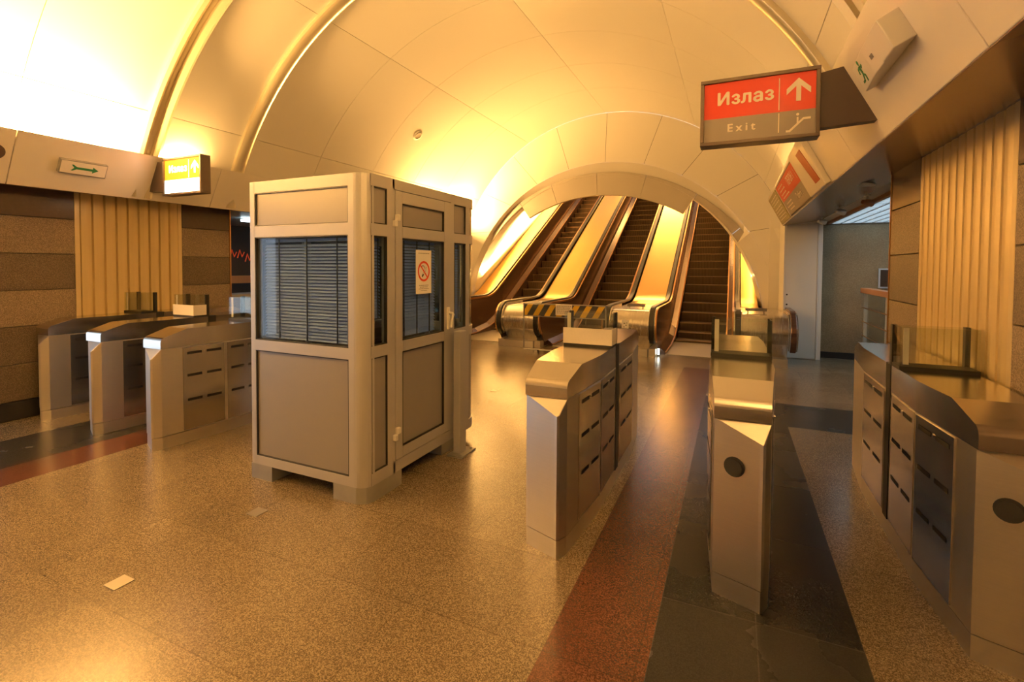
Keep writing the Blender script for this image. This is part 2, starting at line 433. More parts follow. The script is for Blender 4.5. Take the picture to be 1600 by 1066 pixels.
# inclined shaft
SL = .545
mb = MB(); n = 40; V = []; F = []
ysh = [10.95, 11.3, 13, 16, 20, 25]
for y in ysh:
    for k in range(n+1):
        a = -12+204*k/n if y < 11.2 else 10.5+159*k/n
        V.append((-2.775+3.34*math.cos(R(a)), y, .33+max(0, y-11.3)*SL+3.34*math.sin(R(a))))
for j in range(len(ysh)-1):
    for k in range(n): F.append((j*(n+1)+k, j*(n+1)+k+1, (j+1)*(n+1)+k+1, (j+1)*(n+1)+k))
F.append(tuple((len(ysh)-1)*(n+1)+k for k in range(n+1)))
mb.add(V, F)
struct(mb.build('wall_shaft', 'panel_white', smooth=True))

mb = MB()
for (x0, x1, d0, d1) in ((-6.3, .8, -1.35, -1.25), (-6.3, -6.02, -1.3, .62), (.47, .8, -1.3, .62)):
    V = []
    for y in (10.75, 11.3, 25.0):
        zb = .33+max(0, y-11.3)*SL; d1_ = d1 if y > 11 or d1 < 0 else .3
        V += [(x0, y, zb+d0), (x1, y, zb+d0), (x1, y, zb+d1_), (x0, y, zb+d1_)]
    mb.add(V, [(0, 3, 2, 1), (8, 9, 10, 11)]+[(4*i+q, 4*i+(q+1) % 4, 4*i+4+(q+1) % 4, 4*i+4+q) for i in range(2) for q in range(4)])
mb.box(-6.3, .8, 10.64, 10.8, -1.3, -.02)
struct(mb.build('floor_shaft', 'interior_dark'))

# side walls in granite courses
def wall_blocks(name, x, side, y0, y1, joints):
    mb = MB()
    zs = [(0, .188, 3), (.188, .556, 1), (.556, .931, 1), (.931, 1.292, 0), (1.292, 1.664, 1), (1.664, 2.036, 0), (2.036, 2.4, 2)]
    for z0, z1, m in zs:
        yy = [y0]+[j for j in joints if y0 < j < y1]+[y1]
        for a, b in zip(yy[:-1], yy[1:]):
            mb.box(x, x+side*.1, a+.002, b-.002, z0+.003, z1-.003, m)
    mb.box(x+side*.03, x+side*.22, y0, y1, 0, 2.4, 4)
    return struct(mb.build(name, ['wall_light', 'wall_dark', 'wall_polish', 'base_black', 'backing_dark'], bevel=.003))
wall_blocks('wall_left', XL, -1, 2.17, 2.83, [])
wall_blocks('wall_left_rear', XL, -1, Y0, -2.8, [])
wall_blocks('wall_left_pier', XL, -1, 3.95, 4.6, [])
wall_blocks('wall_right', XR, 1, Y0, 3.06, [-3.5, -2, -.5, 1.1, 2.3])
wall_blocks('wall_right_pier', XR, 1, 4.36, 5.06, [])
mb = MB(); mb.box(XR-.006, XR+.2, 5.06, 5.075, 0, 2.4); mb.box(XL-.2, XL+.006, 4.6, 4.62, 0, 2.4)
struct(mb.build('trim_4', 'copper_trim'))

# wall behind the camera; daylight comes in through the open passage on the left, mirrored from the one beyond the piers
mb = MB(); mb.box(XL-.1, XR+.1, Y0-.1, Y0, 0, 2.5); mb.box(XL-.4, XR+.4, Y0-.1, Y0, 2.45, 5.2)
struct(mb.build('wall_front', 'panel_white'))

# fascias above both sides
def fascia(side):
    mb = MB()
    if side > 0: bx, tx, wx = .76, .52, XR
    else: bx, tx, wx = -6.08, -5.83, XL
    yy = [Y0, -3.2, -1.3, .45, 2.15, 4.05, 5.85, 7.68, 9.6]
    s = side
    for a, b in zip(yy[:-1], yy[1:]):
        a += .003; b -= .003
        P = [(bx, 2.29), (tx, 2.755), (tx+s*.05, 2.755), (tx+s*.05, 2.735), (bx+s*.03, 2.29)]
        mb.prism(P, a, b, 'y', 0)
    mb.prism([(bx+s*.003, 2.285), (wx+s*.12, 2.36), (wx+s*.12, 2.42), (bx+s*.01, 2.32)], Y0, 9.6, 'y', 1)          # soffit
    mb.prism([(bx+s*.03, 2.32), (tx+s*.06, 2.70), (wx, 2.68), (wx+s*.3, 2.5), (wx+s*.3, 2.42)], Y0, 9.6, 'y', 2)    # body behind
    return mb
struct(fascia(1).build('wall_right_fascia', ['fascia', 'soffit_brown', 'backing_dark'], bevel=.004))
struct(fascia(-1).build('wall_left_fascia', ['fascia', 'soffit_brown', 'backing_dark'], bevel=.004))

# corrugated shutters
def shutter(name, x, side, y0, y1, nrib, label):
    t = empty(name, (x, (y0+y1)/2, 0), label, 'shutter')
    mb = MB(); s = -side                     # ribs face the hall
    P = []; n = nrib; w = (y1-y0-.08)/n
    for k in range(n):
        a = y0+.04+k*w
        P += [(x-s*.034, a), (x-s*.034, a+w*.10), (x-s*.008, a+w*.17), (x-s*.004, a+w*.5), (x-s*.004, a+w*.62), (x-s*.008, a+w*.95)]
    P.append((x-s*.034, y1-.04))
    V = [(p[0], p[1], .02) for p in P]+[(p[0], p[1], 2.34) for p in P]; N_ = len(P)
    mb.add(V, [(i, i+1, N_+i+1, N_+i) for i in range(N_-1)])
    mb.box(x+side*.05, x+side*.08, y0, y1, 0, 2.34)
    mb.build('corrugated_sheet', 'corrugated', t)
    for a in (y0, y1-.045): MB().box(x, x+side*.08, a, a+.045, 0, 2.34).build('side_trim', 'corrugated_trim', t, bevel=.004)
    return t
shutter('folding_shutter', XR, 1, 3.06, 4.36, 11, 'tall cream corrugated metal shutter behind the right-hand turnstile, between granite piers')
shutter('folding_shutter', XL, -1, 2.83, 3.95, 9, 'cream corrugated metal shutter on the far left wall behind three turnstiles')

# right-hand corridor
mb = MB()
mb.box(1.3, 4.6, 9.93, 10.1, .11, 2.5, 0); mb.box(1.3, 4.6, 9.915, 10.1, 0, .11, 1)
struct(mb.build('wall_corridor_back', ['stone_wall', 'base_black']))
mb = MB(); mb.box(4.6, 4.7, 4.8, 10.1, 0, 2.6); mb.box(1.4, 4.6, 4.85, 4.95, 0, 2.6)
struct(mb.build('wall_corridor_side', 'stone_wall'))
mb = MB(); mb.box(1.3, 4.7, 4.9, 10.1, 2.36, 2.5); mb.box(.9, 1.32, 9.6, 10.1, 2.36, 2.5)
struct(mb.build('ceiling_corridor', 'corridor_ceiling'))
# left-hand shop front
mb = MB(); mb.box(-9.3, -9.2, 4.3, 10.6, 0, 2.6); mb.box(-9.3, XL-.1, 4.3, 4.4, 0, 2.6); mb.box(-9.3, XL, 10.5, 10.6, 0, 2.6)
struct(mb.build('wall_shop', 'interior_dark'))
mb = MB(); mb.box(-9.3, XL-.1, 4.3, 10.6, 2.36, 2.5)
struct(mb.build('ceiling_shop', 'corridor_ceiling'))
mb = MB(); mb.box(-9.3, XL-.1, -2.9, 2.2, 2.42, 2.5)
struct(mb.build('ceiling_passage', 'corridor_ceiling'))
mb = MB(); mb.box(-9.3, XL-.05, 2.17, 2.3, 0, 2.5); mb.box(-9.3, XL-.05, -2.95, -2.8, 0, 2.5)
struct(mb.build('wall_passage', 'wall_light'))
# end walls beside the portal (white boxed doors)
def white_door(sx, name):
    mb = MB(); f = (lambda x: x) if sx > 0 else (lambda x: -5.3-x)
    mb.box(f(.80), f(1.36), 9.62, 10.66, 0, 2.62, 0)
    # front frame
    mb.box(f(.79), f(.815), 9.595, 9.64, 0, 2.36, 1); mb.box(f(1.285), f(1.31), 9.595, 9.64, 0, 2.36, 1); mb.box(f(.79), f(1.31), 9.595, 9.64, 2.30, 2.36, 1)
    struct(mb.build(name+'_surround' if False else ('wall_closet_right' if sx > 0 else 'wall_closet_left'), ['portal_white', 'door_white'], bevel=.003))
    d = MB(); d.box(f(.818), f(1.282), 9.603, 9.63, .012, 2.295, 0)
    d = struct(d.build(name, 'door_white', bevel=.003))
    if sx > 0:
        h = MB()
        for z in (1.10, .93): h.cyl((.845, 9.605, z), (0, -1, 0), .014, .006, 12)
        h.build('keyhole', 'black', d)
white_door(1, 'door_1'); white_door(-1, 'door_2')
mb = MB(); mb.box(.62, 1.4, 10.66, 10.74, 0, 4.5); mb.box(-6.7, -6.03, 10.66, 10.74, 0, 4.5)
struct(mb.build('wall_back_side', 'portal_white'))

# ------------------------------------------------------------ turnstiles
def slopes(y):
    """half width of the cabinet along its length"""
    if y < 3.0: return .118+(.165-.118)*(y-2.46)/.54
    if y > 4.06: return .118+(.165-.118)*(4.60-y)/.54
    return .165
def make_gate():
    t = empty('turnstile', (0, 3.53, 0), 'stainless steel turnstile cabinet', 'turnstile')
    # lower cabinet with a slanted prow and a cut-off triangle under the cap
    def outline(inset=0):
        h = [(-.119, 2.475), (.070, 2.406), (.085, 2.399), (.096, 2.410), (.120, 2.466), (.165, 3.0), (.165, 4.06)]
        h = [(x*(1-inset), y+inset*.3*(1 if y < 3.5 else 0)) for x, y in h]
        return h+[(-x, 7.06-y) for x, y in h]
    P = outline(); n = len(P); zt = [.845, .772, .764, .771, .845, .845, .845]*2
    mb = MB()
    V = [(x, y, .105) for x, y in P]+[(x, y, z) for (x, y), z in zip(P, zt)]
    F = [(i, (i+1) % n, n+(i+1) % n, n+i) for i in range(n)]+[tuple(range(n))[::-1]]
    top = [n+i for i in range(n)]
    F += [(n+0, n+1, n+2), (n+0, n+2, n+4), (n+2, n+3, n+4), (n+7, n+8, n+9), (n+7, n+9, n+11), (n+9, n+10, n+11)]
    F += [(n+0, n+4, n+5, n+6, n+7, n+11, n+12, n+13)]
    mb.add(V, F); mb.build('cabinet', 'steel', t)
    mb = MB(); mb.prism(outline(.012), 0, .10, 'z'); mb.build('plinth', 'steel', t)
    # cap
    nose = [(2.461, .90)]
    for k in range(1, 9):
        a = R(180-66*k/8); nose.append((2.506+.045*math.cos(a), .90+.045*math.sin(a)))
    nose += [(2.67, 1.0)]
    prof = nose+[(3.0, 1.0), (3.41, 1.0), (3.52, 1.0), (4.06, 1.0)]+[(7.06-y, z) for y, z in reversed(nose)]
    mb = MB(); zb = .846; n = len(prof)
    V = []
    for y, z in prof:
        w = slopes(y)+.002; V += [(-w, y, zb), (-w, y, z), (w, y, z), (w, y, zb)]
    F = []
    for i in range(n-1):
        for q in range(4): F.append((4*i+q, 4*i+(q+1) % 4, 4*i+4+(q+1) % 4, 4*i+4+q))
    F += [(0, 1, 2, 3), (4*n-4, 4*n-1, 4*n-2, 4*n-3)]
    mb.add(V, F); cap = mb.build('cap', 'steel_top', t, smooth=True, autosmooth=9.5)
    # side doors with slots
    for s in (-1, 1):
        for (a, b) in ((2.63, 2.985), (3.015, 3.40), (3.545, 4.045)):
            mb = MB()
            def wall(y, o): return s*(slopes(y)*1.0+ (.004 if y >= 3.0 else .006)+o)
            for (ya, yb, z0, z1, o0, o1, m) in [(a, b, .115, .835, -.02, 0, 0)]:
                mb.add([(wall(ya, o0), ya, z0), (wall(yb, o0), yb, z0), (wall(yb, o0), yb, z1), (wall(ya, o0), ya, z1),
                        (wall(ya, o1), ya, z0), (wall(yb, o1), yb, z0), (wall(yb, o1), yb, z1), (wall(ya, o1), ya, z1)],
                       [(0,3,2,1),(4,5,6,7),(0,1,5,4),(1,2,6,5),(2,3,7,6),(3,0,4,7)], m)
            w = (b-a)
            for z in (.785, .59, .375):
                for (u0, u1) in ((.10, .44), (.56, .92)):
                    ya, yb = a+w*u0, a+w*u1
                    mb.add([(wall(ya, .0015), ya, z-.011), (wall(yb, .0015), yb, z-.011), (wall(yb, .0015), yb, z+.011), (wall(ya, .0015), ya, z+.011)], [(0, 1, 2, 3)], 1)
            yk = a+w*.5; mb.cyl((wall(yk, 0), yk, .79), (s, 0, 0), .008, .004, 10, 2)
            mb.build('side_door', ['steel_door', 'slot', 'steel_edge'], t)
    # black flap gap
    mb = MB(); mb.box(-.170, .170, 3.43, 3.515, .1, 1.003); mb.box(.150, .172, 3.405, 3.44, 1.0, 1.235); mb.box(-.172, -.150, 3.405, 3.44, 1.0, 1.235)
    mb.build('flap_gap', 'black', t)
    # glass flap housing
    mb = MB()
    mb.box(-.168, .168, 3.275, 3.285, 1.022, 1.235, 0); mb.box(-.168, .168, 3.395, 3.405, 1.022, 1.235, 0)
    mb.box(.158, .168, 3.285, 3.395, 1.022, 1.235, 0); mb.box(-.168, -.158, 3.285, 3.395, 1.022, 1.235, 0)
    gl = mb.build('glass_flap', 'clear_glass', t)
    mb = MB(); mb.box(-.17, .17, 3.27, 3.41, 1.0, 1.022); mb.build('flap_base', 'black', gl)
    mb = MB(); mb.box(-.150, -.125, 3.2875, 3.293, 1.03, 1.23); mb.build('flap_clamp', 'white_plastic', gl)
    return t
gate = make_gate()
XG = [-6.29, -5.36, -4.465, -.915, .049, 1.0]
GL = ['stainless steel turnstile against the granite wall, farthest left in the hall',
      'stainless steel turnstile with papered glass, middle of the left three',
      'stainless steel turnstile nearest the left side of the booth',
      'stainless steel turnstile with a white paper sheet on its glass, right of the booth',
      'stainless steel turnstile with round black reader standing on the dark floor stripe',
      'stainless steel turnstile in front of the right-hand shutter, round black reader on its front']
gates = []
for i, x in enumerate(XG):
    o = gate if i == 0 else copy_tree(gate)
    gates.append(o)
for i, x in enumerate(XG):
    o = gates[i]; o.location = (x, 3.53, 0); o['label'] = GL[i]; o['group'] = 'turnstiles across the hall'
    ROOT[o.name] = Vector((x, 3.53, 0))
for i in (1, 3):
    x = XG[i]; mb = MB()
    mb.box(x-.174, x+.174, 3.268, 3.272, 1.018, 1.128); mb.box(x+.1705, x+.1735, 3.272, 3.408, 1.018, 1.128)
    tag(mb.build('paper_sheet', 'paper'), ('white paper sheet stuck on the glass of the turnstile right of the booth' if i == 3 else
        'white paper sheet stuck on the glass of the middle turnstile at left'), 'paper')
for i in (4, 5):
    x = XG[i]; mb = MB()
    # disc on the slanted front plane between (-.119,2.475) and (.070,2.406)
    d = Vector((.189, -.069, 0)).normalized(); nrm = Vector((-.069, -.189, 0)).normalized()
    c = Vector((x-.030, 2.475-.069*.47, .635))
    mb.frame_prism(c-nrm*.002, d, (0, 0, 1), nrm, [(.046*math.cos(k*.2618), .046*math.sin(k*.2618)) for k in range(24)], .008)
    mb.frame_prism(c+nrm*.006, d, (0, 0, 1), nrm, [(.036*math.cos(k*.2618), .036*math.sin(k*.2618)) for k in range(24)], .004, 1)
    mb.build('reader_disc', ['rubber', 'black'], gates[i])

# ------------------------------------------------------------ control booth
bx0, bx1, by0, by1 = -3.205, -2.13, 2.42, 3.98
bt = empty('ticket_booth', (-2.67, 3.2, 0), 'grey aluminium booth with blinds standing in the middle of the hall', 'booth')
ZR = [(.107, .172), (.942, 1.017), (1.755, 1.832), (2.07, 2.15)]
fr = MB()
def quarter(mb, cx, cy, r, q, z0, z1, rin=0, n=8, m=0):
    """quarter column: q = quadrant angle start in degrees"""
    P = [(cx+r*math.cos(R(q+90*k/n)), cy+r*math.sin(R(q+90*k/n))) for k in range(n+1)]
    P += [(cx+rin*math.cos(R(q+90*k/n)), cy+rin*math.sin(R(q+90*k/n))) for k in range(n, -1, -1)] if rin else [(cx, cy)]
    mb.prism(P, z0, z1, 'z', m)
quarter(fr, bx1-.09, by0+.09, .09, 270, .107, 2.15)
quarter(fr, bx0+.03, by0+.03, .03, 180, .107, 2.15)
fr.box(bx0, bx0+.06, by0+.03, by0+.07, .107, 2.15); fr.box(bx0+.03, bx0+.065, by0, by0+.05, .107, 2.15)
fr.box(-2.268, bx1-.09, by0, by0+.05, .107, 2.15)
for z0, z1 in ZR: fr.box(bx0+.06, -2.265, by0, by0+.05, z0, z1)
# right side
fr.box(bx1-.05, bx1, by0+.06, 2.482, .107, 2.15)
for y0, y1 in ((2.643, 2.722), (3.452, 3.505), (3.70, 3.76)): fr.box(bx1-.05, bx1, y0, y1, .107, 2.15)
for z0, z1 in ((.107, .19), (.95, 1.027), (1.752, 1.83), (2.072, 2.15)):
    fr.box(bx1-.05, bx1, 2.48, 2.645, z0, z1); fr.box(bx1-.05, bx1, 3.5, 3.705, z0, z1)
fr.box(bx1-.05, bx1, 2.7, 3.47, .107, .188); fr.box(bx1-.05, bx1, 2.7, 3.47, 2.08, 2.15)
# rounded far corner bands
RC = .22; cxc, cyc = bx1-RC, by1-RC
for z0, z1 in ((.107, .19), (.95, 1.027), (1.752, 1.83), (2.072, 2.15)): quarter(fr, cxc, cyc, RC, 0, z0, z1, RC-.05)
# far and left sides
for z0, z1 in ((.107, .19), (.95, 1.027), (1.752, 1.83), (2.072, 2.15)):
    fr.box(bx0+.05, cxc, by1-.05, by1, z0, z1); fr.box(bx0, bx0+.05, by0+.05, by1, z0, z1)
for x in (bx0, -2.72, cxc-.05): fr.box(x, x+.05, by1-.05, by1, .107, 2.15)
for y in (2.9, 3.45, by1-.05): fr.box(bx0, bx0+.05, y, y+.05, .107, 2.15)
fr.build('frame', 'alu', bt, bevel=.004)
# opaque panels
def panel(mb): mb.build('panel', 'booth_panel', bt)
def gasket(axis, a0, a1, z0, z1, parent, face):
    """black rubber strip around an infill, 2 mm under the frame face"""
    g_ = MB(); w = .007
    for (p0, p1, q0, q1) in ((a0, a1, z0, z0+w), (a0, a1, z1-w, z1), (a0, a0+w, z0, z1), (a1-w, a1, z0, z1)):
        if axis == 'x': g_.box(p0, p1, face+.002, face+.025, q0, q1)
        else: g_.box(face-.025, face-.002, p0, p1, q0, q1)
    g_.build('gasket', 'black', parent)
for z0, z1 in ((.172, .942), (1.017, 1.755), (1.832, 2.07)): gasket('x', bx0+.065, -2.268, z0, z1, bt, by0)
for y0, y1 in ((2.482, 2.643), (3.505, 3.70)):
    for z0, z1 in ((.19, .95), (1.027, 1.752), (1.83, 2.072)): gasket('y', y0, y1, z0, z1, bt, bx1)
for z0, z1 in ((.172, .942), (1.832, 2.07)): panel(MB().box(bx0+.06, -2.262, by0+.014, by0+.03, z0, z1))
for y0, y1 in ((2.48, 2.645), (3.503, 3.703)):
    for z0, z1 in ((.19, .95), (1.83, 2.073)): panel(MB().box(bx1-.03, bx1-.014, y0, y1, z0, z1))
for z0, z1 in ((.19, .95), (1.83, 2.073)):
    m_ = MB(); quarter(m_, cxc, cyc, RC-.01, 0, z0, z1, RC-.03); m_.build('curved_panel', 'booth_panel', bt, smooth=True)
    panel(MB().box(bx0+.05, cxc, by1-.03, by1-.015, z0, z1)); panel(MB().box(bx0+.015, bx0+.03, by0+.05, by1-.05, z0, z1))
# glass
MB().box(bx0+.06, -2.262, by0+.022, by0+.028, 1.017, 1.755).build('window_pane', 'booth_glass', bt)
MB().box(bx1-.028, bx1-.022, 2.48, 2.645, 1.027, 1.752).build('window_pane', 'booth_glass', bt)
MB().box(bx1-.028, bx1-.022, 3.503, 3.703, 1.027, 1.752).build('window_pane', 'booth_glass', bt)
m_ = MB(); quarter(m_, cxc, cyc, RC-.01, 0, 1.027, 1.752, RC-.016); m_.build('curved_window_pane', 'booth_glass', bt, smooth=True)
MB().box(bx0+.05, cxc, by1-.028, by1-.022, 1.027, 1.752).build('window_pane', 'dark_glass', bt)
MB().box(bx0+.022, bx0+.028, by0+.05, by1-.05, 1.027, 1.752).build('window_pane', 'dark_glass', bt)
# roof and floor
MB().box(bx0+.02, bx1-.1, by0+.02, by1-.1, 2.10, 2.145).build('roof', 'alu', bt)
MB().box(bx0+.03, bx1-.03, by0+.03, by1-.12, .11, .15).build('floor_tray', 'zinc', bt)
# four feet
for (x0, x1, y0, y1, ch) in ((bx0+.01, -2.985, by0, 2.64, 0), (-2.405, bx1+.0, by0, 2.793, 1), (bx0+.01, -2.985, 3.68, 3.93, 0), (-2.40, bx1-.03, 3.36, 3.55, 0)):
    f = MB()
    if ch: f.prism([(x0, y0), (x1-.08, y0), (x1-.02, y0+.03), (x1, y0+.08), (x1, y1), (x1-.08, y1), (x1-.08, y0+.1), (x0, y0+.1)], 0, .108, 'z')
    else: f.box(x0, x1, y0, y1, 0, .108)
    f.build('foot', 'zinc', bt)
# door on the right side
dr = MB()
dx0, dx1 = bx1-.045, bx1+.006
for y0, y1 in ((2.727, 2.80), (3.345, 3.447)): dr.box(dx0, dx1, y0, y1, .193, 2.075)
for z0, z1 in ((.193, .27), (.948, 1.026), (1.75, 1.83), (1.992, 2.075)): dr.box(dx0, dx1, 2.80, 3.345, z0, z1)
door = dr.build('door', 'alu', bt, bevel=.004)
for z0, z1 in ((.27, .948), (1.83, 1.992)): MB().box(bx1-.03, bx1-.012, 2.80, 3.345, z0, z1).build('door_panel', 'booth_panel', door)
MB().box(bx1-.026, bx1-.02, 2.80, 3.345, 1.026, 1.75).build('door_pane', 'booth_glass', door)
for z in (1.87, .385):
    h = MB(); h.box(bx1, bx1+.026, 2.695, 2.725, z-.045, z-.003); h.box(bx1, bx1+.026, 2.722, 2.758, z-.005, z+.04)
    h.build('hinge', 'white_plastic', door, bevel=.005, label='white plastic hinge')
for z0, z1 in ((.27, .948), (1.026, 1.75), (1.83, 1.992)): gasket('y', 2.80, 3.345, z0, z1, door, dx1)
h = MB(); h.box(bx1+.004, bx1+.02, 3.385, 3.41, 1.04, 1.22)
h.tube([(bx1+.012, 3.40, 1.17), (bx1+.05, 3.40, 1.17), (bx1+.06, 3.395, 1.165), (bx1+.06, 3.37, 1.12), (bx1+.06, 3.36, 1.06)], .011, 10)
h.build('handle', 'white_plastic', door, bevel=.004, label='white door handle')
# blinds
def blind(name_parent, p0, p1, z0, z1, nrm, pitch=.0225):
    """slatted blind between two plan points, just inside the pane"""
    mb = MB(); a, b = Vector((*p0, 0)), Vector((*p1, 0)); n = Vector((*nrm, 0))
    k = int((z1-z0-.02)/pitch)
    for i in range(k):
        z = z0+.01+i*pitch; sag = .0015*math.sin(i*1.7)
        top = .0095; dep = .0085
        q = []
        for e in (a, b):
            for (o, zz) in ((-dep, z-top), (0, z+.002+sag), (dep, z+top)):
                v = e-n*o; q.append((v.x, v.y, zz))
        mb.add(q, [(0, 1, 4, 3), (1, 2, 5, 4)])
    d = (b-a).normalized()
    for f in (.18, .5, .83):
        c = a+(b-a)*f+n*.012
        mb.box(c.x-.003, c.x+.003, c.y-.003, c.y+.003, z0, z1, 1)
    c0, c1 = a, b
    mb.add([(c0.x, c0.y, z1-.02), (c1.x, c1.y, z1-.02), (c1.x-n.x*.03, c1.y-n.y*.03, z1-.02), (c0.x-n.x*.03, c0.y-n.y*.03, z1-.02),
            (c0.x, c0.y, z1), (c1.x, c1.y, z1), (c1.x-n.x*.03, c1.y-n.y*.03, z1), (c0.x-n.x*.03, c0.y-n.y*.03, z1)],
           [(0,3,2,1),(4,5,6,7),(0,1,5,4),(1,2,6,5),(2,3,7,6),(3,0,4,7)], 0)
    mb.build('blind', ['blind', 'black'], bt)
blind(bt, (bx0+.10, by0+.065), (-2.27, by0+.065), 1.03, 1.74, (0, -1))
blind(bt, (bx1-.07, 2.81), (bx1-.07, 3.31), 1.04, 1.74, (1, 0))
blind(bt, (bx1-.07, 2.49), (bx1-.07, 2.64), 1.20, 1.74, (1, 0))
blind(bt, (bx1-.07, 3.51), (bx1-.07, 3.70), 1.10, 1.74, (1, 0))
# dark desk and chair back inside so the booth is not hollow
MB().box(bx0+.06, -2.75, by0+.12, by1-.1, .78, .82).build('desk', 'interior_dark', bt)

# no-smoking notice on the booth door
ns = empty('no_smoking_sign', (bx1-.016, 3.08, 1.49), 'white no smoking notice with red ring on the booth door window', 'sign')
MB().box(bx1-.019, bx1-.016, 2.99, 3.19, 1.345, 1.675).build('sheet', 'paper_white', ns)
c = (bx1-.0155, 3.09, 1.515)
def ring(c, ux, uy, r0, r1, mb, n=40, m=0):
    c, ux, uy = Vector(c), Vector(ux), Vector(uy); V = []; F = []
    for k in range(n):
        a = 2*math.pi*k/n; d = ux*math.cos(a)+uy*math.sin(a); V += [c+d*r0, c+d*r1]
    for k in range(n): F.append((2*k, 2*k+1, (2*k+3) % (2*n), (2*k+2) % (2*n)))
    mb.add(V, F, m)
mb = MB(); ring(c, (0, 1, 0), (0, 0, 1), .062, .078, mb)
a = Vector((0, math.cos(R(-45)), math.sin(R(-45)))); b2 = Vector((0, -a.z, a.y))
cc = Vector(c)+Vector((.0004, 0, 0))
mb.add([cc-a*.066-b2*.006, cc+a*.066-b2*.006, cc+a*.066+b2*.006, cc-a*.066+b2*.006], [(0, 1, 2, 3)])
mb.build('prohibition_ring', 'red_ring', ns)
mb = MB(); a = Vector((0, math.cos(R(52)), math.sin(R(52)))); b2 = Vector((0, -a.z, a.y)); q = Vector(c)-Vector((.0003, -.008, .004))
mb.add([q-a*.048-b2*.008, q-a*.022-b2*.008, q-a*.022+b2*.008, q-a*.048+b2*.008], [(0, 1, 2, 3)])          # dark tip
for o in (-.008, .0065): mb.add([q-a*.022+b2*o, q+a*.045+b2*o, q+a*.045+b2*(o+.002), q-a*.022+b2*(o+.002)], [(0, 1, 2, 3)])
mb.add([q+a*.043-b2*.008, q+a*.045-b2*.008, q+a*.045+b2*.008, q+a*.043+b2*.008], [(0, 1, 2, 3)])
for k in range(7):                                                                                       # smoke curl
    th = R(150-k*22); rr = .024; p = Vector(c)+Vector((-.0003, -.012+rr*math.cos(th), .018+rr*math.sin(th)))
    mb.add([p+Vector((0, -.004, -.002)), p+Vector((0, .004, -.003)), p+Vector((0, .004, .003)), p+Vector((0, -.004, .004))], [(0, 1, 2, 3)])
mb.build('cigarette', 'ink', ns)
mb = MB()
for z, y0, y1 in ((1.648, 3.02, 3.16), (1.405, 3.03, 3.15), (1.392, 3.04, 3.14), (1.379, 3.025, 3.155), (1.366, 3.05, 3.13)):
    y = y0
    while y < y1-.004:
        w = random.uniform(.006, .02); w = min(w, y1-y)
        mb.add([(bx1-.0155, y, z), (bx1-.0155, y+w, z), (bx1-.0155, y+w, z+.005), (bx1-.0155, y, z+.005)], [(0, 1, 2, 3)]); y += w+.004
mb.build('small_print', 'ink_grey', ns)

# grey post beside the booth door
t = empty('bollard_post', (-2.05, 3.46, 0), 'grey square metal post on a base plate beside the booth door', 'post')
MB().box(-2.085, -2.02, 3.42, 3.52, .012, 1.02).build('post', 'alu', t, bevel=.006)
m_ = MB(); m_.box(-2.11, -1.97, 3.36, 3.60, 0, .012)
for x, y in ((-2.0, 3.39), (-2.0, 3.57)): m_.cyl((x, y, .012), (0, 0, 1), .012, .01, 8)
m_.build('base_plate', 'zinc', t)

# floor markers along the middle of the hall
for (y, a, lab) in ((1.325, 1, 'square steel floor plate nearest the camera on the tan granite'), (2.08, 0, 'square steel floor plate just in front of the booth'), (5.415, 0, 'square steel floor plate on the floor behind the booth')):
    tag(MB().box(-2.745, -2.655, y-.045, y+.045, .0005, .004).build('floor_plate', 'floor_plate_steel'), lab, 'floor plate', 'floor plates down the middle of the hall')

# ------------------------------------------------------------ escalators
DR = [(-6.31, -5.54), (-4.18, -3.41), (-2.05, -1.27), (.08, .86)]     # handrail pairs on each newel drum
YN, RN = 8.88, .34                                                     # newel centre and radius
ZT = .86
def rail_path(off=0.0):
    """centre line of a handrail in (y,z), inset by off"""
    P = []
    r = RN-off
    for k in range(13):
        a = R(235-145*k/12)
        P.append((YN+r*math.cos(a), .52+r*math.sin(a)))
    z = ZT-off
    P += [(9.6, z), (10.3, z)]
    y1, rc = 10.85, 1.4                   # sag curve into the slope
    th = math.atan(SL)
    for k in range(1, 9):
        a = th*k/8
        P.append((10.45+rc*math.sin(a), z+rc*(1-math.cos(a))))
    y, zz = P[-1]
    P += [(y+d, zz+SL*d) for d in (1, 2.5, 4.5, 6.5, 8.5, 10)]
    return P
def band(mb, path, x0, x1, t, m=0):
    n = len(path); V = []
    for i, p in enumerate(path):
        a = Vector(path[max(i-1, 0)]); b = Vector(path[min(i+1, n-1)]); d = (b-a).normalized(); nn = Vector((-d.y, d.x))
        V += [(x0, p[0]-nn.x*t/2, p[1]-nn.y*t/2), (x1, p[0]-nn.x*t/2, p[1]-nn.y*t/2), (x1, p[0]+nn.x*t/2, p[1]+nn.y*t/2), (x0, p[0]+nn.x*t/2, p[1]+nn.y*t/2)]
    F = []
    for i in range(n-1):
        for q in range(4): F.append((4*i+q, 4*i+(q+1) % 4, 4*i+4+(q+1) % 4, 4*i+4+q))
    F += [(0, 3, 2, 1), (4*n-4, 4*n-3, 4*n-2, 4*n-1)]
    mb.add(V, F, m); return mb
def side_poly(off, zlow=-.6):
    top = rail_path(off)
    yb, zb = top[-1]
    low = [(yb, zb-1.6), (11.2, -.25), (10.7, .02), (top[0][0]+.15, .02), (top[0][0]+.15, .1)]
    return top+low
